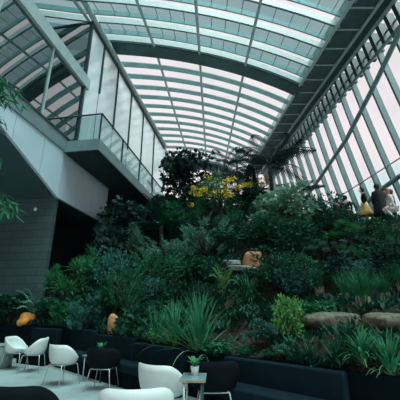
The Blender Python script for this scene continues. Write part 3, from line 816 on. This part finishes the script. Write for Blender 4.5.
for row, (yb, hgt, wd_, n) in enumerate(((222, 26, 34, 9), (238, 26, 34, 11), (254, 28, 36, 12), (270, 28, 36, 13), (286, 28, 36, 13), (303, 28, 36, 13), (322, 28, 36, 12))):
    for i in range(n):
        px = lerp(112 if row < 3 else (92 if row < 5 else 6), 402, (i+.5+rf.uniform(-.3,.3))/n)
        py = yb + rf.uniform(-5, 5)
        if row == 6 and (px > 196): continue
        if row == 5 and 300 < px: continue
        if 236 < px < 268 and 250 < py < 292: continue
        k = rf.choice(KIN)
        if any(abs(px-ax) < 20 and -34 < ay-py < 14 for ax, ay in AVOID): continue
        s = near_label(px, py-hgt/2, k[2], k[3])
        f = rf.uniform(.75, 1.2)
        if px > 335 and row < 2: py = max(py, 236); f = min(f, (py-221)/hgt*.9)
        if row == 6 and (abs(px-27) < 18 or abs(px-115) < 15): continue
        plant(k[0], k[1], px, py, py-hgt*f, wd_*f, s, rf.randint(0, 2))

# undergrowth: ground cover nobody could count
ug = MB(); ru = random.Random(5)
for i in range(15000):
    x = ru.uniform(-9, 11); y = planter_y(x) + .15 + 22*ru.random()**1.4
    if y > 26 or y < 2: continue
    p = Vector((x, y, gz(x, y)))
    if (p-P0).dot(dL) > .2 and (p-P0).dot(nL) < .3: continue
    if -.1 < x < 1.2 and y - planter_y(x) < 1.3 and ru.random() < .93: continue
    sc = lerp(.7, 1.6, min(1, y/18))
    for k in range(5):
        a = ru.uniform(0, 2*PI); leaf(ug, p + Vector((ru.uniform(-.1,.1), ru.uniform(-.1,.1), 0)), Vector((math.cos(a), math.sin(a), ru.uniform(.4, 2))), Vector((0,0,1)), ru.uniform(.12,.26)*sc, .035*sc)
tag(ug.build('undergrowth', 'g_deep'), 'dark low leaves covering the soil between the plants', 'ground cover', kind='stuff')

# rocks
def rock(name, label, px, base, wpx, hpx, dm, m, cat='stone', seed=1, blocky=0.0, Y=None, sink=.12):
    p = ground(px, base) if not Y else at(px, base, Y)
    if p.y < planter_y(p.x)+.5 and name == 'boulder': p.y = planter_y(p.x)+.2
    p.z = gz(p.x, p.y)
    dep = p.y*math.cos(PITCH) + (p.z-H)*math.sin(PITCH); w_, h_ = wpx*dep/F, hpx*dep/F
    bm = bmesh.new(); bmesh.ops.create_icosphere(bm, subdivisions=4, radius=1); rn = random.Random(seed)
    ph = [(sph(rn)*rn.uniform(1.5, 5), rn.uniform(0, 6), rn.uniform(.02, .07)) for _ in range(9)]
    for v in bm.verts:
        c = v.co.copy()
        if blocky: c = Vector([math.copysign(abs(k_)**(1-blocky), k_) for k_ in c])
        d_ = 1 + sum(a_*math.sin(c.dot(q_)+o_) for q_, o_, a_ in ph)
        v.co = Vector((c.x*w_/2*d_, c.y*dm/2*d_, c.z*h_*.56*d_ + h_*(.5-sink)))
    me = bpy.data.meshes.new(name); bm.to_mesh(me); bm.free(); me.materials.append(M[m])
    me.polygons.foreach_set('use_smooth', [True]*len(me.polygons))
    o = bpy.data.objects.new(name, me); C.objects.link(o); o.location = p; tag(o, label, cat); return o
rock('boulder', 'orange boulder lying at the planter edge above the side-on white chair', 27, 325, 17, 13, .5, 'orange_stone', seed=3)
rock('boulder', 'tan orange boulder beside the blue-green feathery mound', 115, 334, 12, 20, .4, 'sandstone', seed=5)
rock('boulder', 'small tan stone half hidden under the spiky rosettes by the tiled wall', 68, 310, 9, 6, .3, 'sandstone', seed=8)
rock('stone_block', 'warm sandstone block set in the slope above the green arching plant', 253, 269, 19, 17, .7, 'sandstone', seed=11, blocky=.55)
rock('stone_slab', 'flat grey stone slab left of the warm sandstone block', 242, 273, 28, 5, .7, 'slate', seed=12, blocky=.6)
rock('stone_slab', 'small flat grey stone below the pale conifer-like bush', 232, 266, 16, 5, .5, 'slate', seed=14, blocky=.5)
rock('boulder', 'long low pale stone in front of the grassy tufts', 334, 329, 54, 15, .55, 'stone', seed=17, blocky=.45)
rock('boulder', 'shorter pale stone right of the long one, at the right edge', 388, 328, 38, 14, .55, 'stone', seed=19, blocky=.45)

# slim dark post
p = at(239, 215, 16.5); p.z = gz(p.x, p.y)
t = empty('lamp_post', p); tag(t, 'slim dark post rising above the yellow mimosa', 'post')
zt = at(239, 147, 16.5).z - p.z
MB().tube([(0,0,0), (0,0,zt*.6), (0,0,zt-.3)], .055, 8).build('pole', 'steel_dark', t, True)
MB().lathe([(.06, zt-.3), (.085, zt-.28), (.085, zt-.02), (.05, zt)], 12).build('lamp_head', 'steel_dark', t, True)
# small spotlight on the planter edge
p = ground(67, 333); p.y = planter_y(p.x)+.2; p.z = gz(p.x, p.y)
t = empty('garden_spotlight', p); tag(t, 'tiny pale spotlight on the planter edge below the feathery mound', 'light')
MB().tube([(0,0,0), (0,0,.14)], .012, 6).build('stake', 'steel_dark', t)
MB().tube([(-.06,-.03,.12), (.06,.05,.17)], [.05,.035], 10).build('lamp_head', 'lens_white', t, True)

# bamboo reaching in from the left
bx_, by_ = -4.35, 5.0
t = empty('potted_bamboo', (bx_, by_, 0)); tag(t, 'tall bamboo whose narrow leaves hang into the left edge', 'plant')
MB().lathe([(.22,0), (.30,.5), (.32,.52), (.27,.52), (.26,.46)], 20).build('pot', 'concrete', t, True)
MB().lathe([(.001,.44), (.26,.45), (.26,.47), (.001,.48)], 16).build('soil', 'soil', t)
rb = random.Random(9)
tips = [(at(px, py, Y) - Vector((bx_, by_, 0)), n) for px, py, Y, n in ((18, 92, 5.2, 24), (4, 80, 5.0, 22), (25, 104, 5.3, 12), (-4, 96, 5.0, 22), (2, 118, 5.1, 12), (-10, 70, 5, 14),
        (4, 196, 5.2, 20), (12, 208, 5.3, 22), (-2, 212, 5.1, 20), (0, 158, 5.1, 10), (-8, 190, 5, 14), (-8, 130, 5, 12))]
culms = [MB() for _ in range(4)]
for i, c in enumerate(culms):
    a = i*1.6; c.tube([(.1*math.cos(a), .1*math.sin(a), .4), (.12*math.cos(a), .12*math.sin(a), 3), (.25*math.cos(a)+.1, .25*math.sin(a), 6.6)], [.025,.022,.008], 7); c.build('culm', 'bark_pale', t, True)
fo = MB(); br = MB()
for tp, n in tips:
    n = int(n*2)
    br.tube([(.12, .02, max(.6, tp.z-.5)), (tp.x*.6, tp.y*.6, tp.z+.12), tuple(tp)], [.010,.007,.003], 5)
    for k in range(n):
        f = rb.uniform(.3, 1.05); p0 = Vector((lerp(.12, tp.x, f), lerp(.02, tp.y, f), tp.z + rb.uniform(-.06,.12)))
        leaf(fo, p0, Vector((rb.uniform(-.3,.9), rb.uniform(-.6,.6), rb.uniform(-1.3,-.1))), sph(rb), rb.uniform(.18,.32), .019)
fo.build('foliage', 'g_mid', t); br.build('branch', 'bark_pale', t)

# ------------------------------------------------------------------ people
def skin_body(name, verts, edges, radii, m, parent, sub=2, root=0):
    me = bpy.data.meshes.new(name); me.from_pydata(verts, edges, []); me.materials.append(M[m])
    o = bpy.data.objects.new(name, me); C.objects.link(o); o.parent = parent
    sk = o.modifiers.new('skin', 'SKIN'); sk.use_smooth_shade = True
    for i, r in enumerate(radii):
        sv = me.skin_vertices[0].data[i]; sv.radius = (r, r) if not isinstance(r, tuple) else r; sv.use_root = (i == root)
    ss = o.modifiers.new('sub', 'SUBSURF'); ss.levels = sub; ss.render_levels = sub
    return o
def person(px, base, hgt, face, label, top, hair, legs='cloth_navy', skirt=None, coat=None, long_hair=False, crouch=False, Y=None, arm=0):
    p = ground(px, base) if Y is None else at(px, base, Y); p.z = gz(p.x, p.y)
    t = empty('person', p, face - PI/2, (hgt/1.75,)*3); tag(t, label, 'person')
    k = -.42 if crouch else 0      # crouching lowers the hips and folds the knees
    hz = .93 + k; fw = .10 if crouch else 0
    V = [(0,0,hz), (0,.01+fw*.5,hz+.22), (0,.0+fw,hz+.46), (0,.02+fw,hz+.56), (0,.035+fw,hz+.645), (0,.045+fw,hz+.72), (0,.04+fw,hz+.79)]
    E_ = [(0,1),(1,2),(2,3),(3,4),(4,5),(5,6)]
    Rr = [(.15,.11), (.125,.095), (.155,.095), (.055,.055), (.075,.085), (.082,.1), (.05,.06)]
    def add(v, r, frm): V.append(v); Rr.append(r); E_.append((frm, len(V)-1)); return len(V)-1
    arms = []; legs_i = []
    for s_ in (-1, 1):
        sh = add((s_*.19, fw, hz+.45), .058, 2); el = add((s_*.25, fw-.03+arm*.05, hz+.19), .042, sh)
        wr = add((s_*.22, fw+.12+arm*.1, hz-.02+arm*.14), .028, el); ha = add((s_*.215, fw+.15+arm*.12, hz-.08+arm*.16), (.036,.020), wr)
        for j, (dx, ln) in enumerate(((-.027,.075), (-.009,.085), (.009,.08), (.027,.065))):
            b_ = add((s_*.212+dx, fw+.17+arm*.12, hz-.12+arm*.16), .0095, ha); add((s_*.21+dx, fw+.18+arm*.12, hz-.12-ln*.6+arm*.16), .008, b_)
        th = add((s_*.17-s_*.0, fw+.185+arm*.12, hz-.085+arm*.16), .0095, ha)
        hip = add((s_*.09, 0, hz-.07), .088, 0)
        if crouch: kn = add((s_*.11, .36, hz-.02), .062, hip); an = add((s_*.10, .12, .09), .042, kn)
        else: kn = add((s_*.10, .02, .49), .062, hip); an = add((s_*.10, -.02, .09), .042, kn)
        add((s_*.11, (.27 if crouch else .13), .035), .036, an)
        arms.append((sh, el, wr)); legs_i.append((hip, kn, an))
    skin_body('body', V, E_, Rr, 'skin', t)
    # clothes: shells around the same joints, a little wider
    cv = [V[0], V[1], V[2], (V[3][0], V[3][1], V[3][2]+.015)]; ce = [(0,1),(1,2),(2,3)]; cr = [(.165,.128), (.142,.112), (.172,.115), (.072,.072)]
    for sh, el, wr in arms:
        b = len(cv); cv += [V[sh], V[el], tuple(np.array(V[wr])*.9 + np.array(V[el])*.1)]; ce += [(2,b),(b,b+1),(b+1,b+2)]; cr += [.075,.058,.044]
    skin_body('jacket' if not crouch else 'shirt', cv, ce, cr, top, t)
    lv = [(0,0,hz-.0)]; le = []; lr = [(.16,.125)]
    for hip, kn, an in legs_i:
        b = len(lv); lv += [V[hip], V[kn], V[an]]; le += [(0,b),(b,b+1),(b+1,b+2)]; lr += [.102,.075,.058]
    if not skirt: skin_body('trousers', lv, le, lr, legs, t)
    for hip, kn, an in legs_i:
        a_ = V[an]; sm_ = MB(); x, y = a_[0], a_[1]
        sm_.lathe([(.05,0), (.055,.05), (.045,.12)], 10, x, y); bevel(sm_.box(x-.045, y-.05, 0, x+.045, y+.2, .06).build('shoe', 'cloth_black', t), .02)
    if skirt:
        sk = MB(); n = 28; rows = [(.15,.13,hz+.10), (.19,.17,hz-.08), (.25,.25,hz-.32), (.30,.34,hz-.52)]; vv = []; ff = []
        for r_, ry, z in rows:
            for i in range(n):
                a = 2*PI*i/n; wv = 1 + .09*math.sin(7*a)*(hz+.1-z); vv.append((r_*wv*math.cos(a), ry*wv*math.sin(a) + .02, z))
        for j in range(3):
            for i in range(n): ff.append((j*n+i, j*n+(i+1)%n, (j+1)*n+(i+1)%n, (j+1)*n+i))
        o = sk.add(vv, ff).build('skirt', skirt, t, True); sd = o.modifiers.new('thick', 'SOLIDIFY'); sd.thickness = .01
    if coat:
        sk = MB(); n = 28; rows = [(.085,.085,hz+.575), (.12,.11,hz+.53), (.225,.15,hz+.45), (.205,.175,hz+.2), (.235,.20,hz-.05), (.28,.235,hz-.30), (.31,.26,hz-.52)]; vv = []; ff = []
        for r_, ry, z in rows:
            for i in range(n):
                a = 2*PI*i/n; wv = 1 + .04*math.sin(6*a); vv.append((r_*wv*math.cos(a), ry*wv*math.sin(a), z))
        for j in range(len(rows)-1):
            for i in range(n): ff.append((j*n+i, j*n+(i+1)%n, (j+1)*n+(i+1)%n, (j+1)*n+i))
        o = sk.add(vv, ff).build('coat', coat, t, True); sd = o.modifiers.new('thick', 'SOLIDIFY'); sd.thickness = .012
    # hair, face
    hc = Vector(V[5])
    bm = bmesh.new(); bmesh.ops.create_uvsphere(bm, u_segments=20, v_segments=14, radius=1)
    bmesh.ops.delete(bm, geom=[v for v in bm.verts if v.co.y > .35 and v.co.z < .45 or v.co.z < (-.97 if long_hair else -.88)], context='VERTS')
    for v in bm.verts:
        z = v.co.z*.125 + .03
        if v.co.z < -.1 and v.co.y < .3: z -= (.18 if long_hair else .05)*(-.1-v.co.z)/.8
        v.co = hc + Vector((v.co.x*.108, v.co.y*.122 - .012, z))
    me = bpy.data.meshes.new('hair'); bm.to_mesh(me); bm.free(); me.materials.append(M[hair]); me.polygons.foreach_set('use_smooth', [True]*len(me.polygons))
    o = link('hair', me, t); sd = o.modifiers.new('thick', 'SOLIDIFY'); sd.thickness = .02
    for s_ in (-1, 1):
        bm = bmesh.new(); bmesh.ops.create_uvsphere(bm, u_segments=10, v_segments=8, radius=.012); me = bpy.data.meshes.new('eye'); bm.to_mesh(me); bm.free(); me.materials.append(M['eye'])
        o = link('eye', me, t); o.location = hc + Vector((s_*.034, .093, .005))
    MB().add([hc+Vector(v) for v in ((0,.09,.01), (-.016,.09,-.035), (.016,.09,-.035), (0,.125,-.03))], [(0,3,1), (0,2,3), (1,3,2)]).build('nose', 'skin', t)
    MB().tube([hc+Vector((-.025,.092,-.06)), hc+Vector((0,.1,-.062)), hc+Vector((.025,.092,-.06))], .006, 6).build('mouth', 'hair_auburn', t, True)
    return t
person(369, 229, 1.66, D(165), 'person with dark hair in a black jacket and flared mustard skirt', 'cloth_black', 'hair_dark', skirt='cloth_mustard', Y=13.2)
person(385, 230, 1.80, D(80), 'tall person in a long black coat seen from behind', 'cloth_black', 'hair_dark', coat='cloth_black', Y=12.6)
person(399, 232, 1.70, D(150), 'person in a dark maroon top at the right edge', 'cloth_maroon', 'hair_brown', Y=12.9, arm=.6)
person(397.5, 229, 1.62, D(170), 'crouching auburn-haired person in white at the right edge', 'cloth_white', 'hair_auburn', legs='cloth_white', crouch=True, Y=11.6, long_hair=True)
person(341.5, 232, 1.66, D(100), 'dark-haired person behind the bush, left of two showing only their heads', 'cloth_black', 'hair_dark', Y=15)
person(350.5, 234, 1.62, D(60), 'dark-haired person behind the bush, right of two showing only head and shoulders', 'cloth_black', 'hair_dark', Y=14.6)

# ------------------------------------------------------------------ daylight
wd = bpy.data.worlds.new('world'); bpy.context.scene.world = wd; wd.use_nodes = True
nt = wd.node_tree; bg = nt.nodes['Background']
tc = nt.nodes.new('ShaderNodeTexCoord'); no = nt.nodes.new('ShaderNodeTexNoise'); no.inputs['Scale'].default_value = 5; no.inputs['Detail'].default_value = 5
rp_ = nt.nodes.new('ShaderNodeValToRGB'); rp_.color_ramp.elements[0].color = (.86, .82, .85, 1); rp_.color_ramp.elements[1].color = (1.0, .90, .93, 1)
rp_.color_ramp.elements[0].position = .35; rp_.color_ramp.elements[1].position = .55
nt.links.new(tc.outputs['Generated'], no.inputs['Vector']); nt.links.new(no.outputs['Fac'], rp_.inputs['Fac']); nt.links.new(rp_.outputs['Color'], bg.inputs['Color'])
bg.inputs['Strength'].default_value = 1.0
sl = bpy.data.lights.new('sun', 'SUN'); sl.energy = 10.5; sl.angle = D(42); sl.color = (.84, 1, .985)
so_ = bpy.data.objects.new('sun', sl); C.objects.link(so_); so_.rotation_euler = Vector((.30, -.32, 1)).to_track_quat('Z', 'Y').to_euler()
cy = bpy.context.scene.cycles
cy.max_bounces = 10; cy.transparent_max_bounces = 24; cy.glossy_bounces = 4; cy.diffuse_bounces = 4
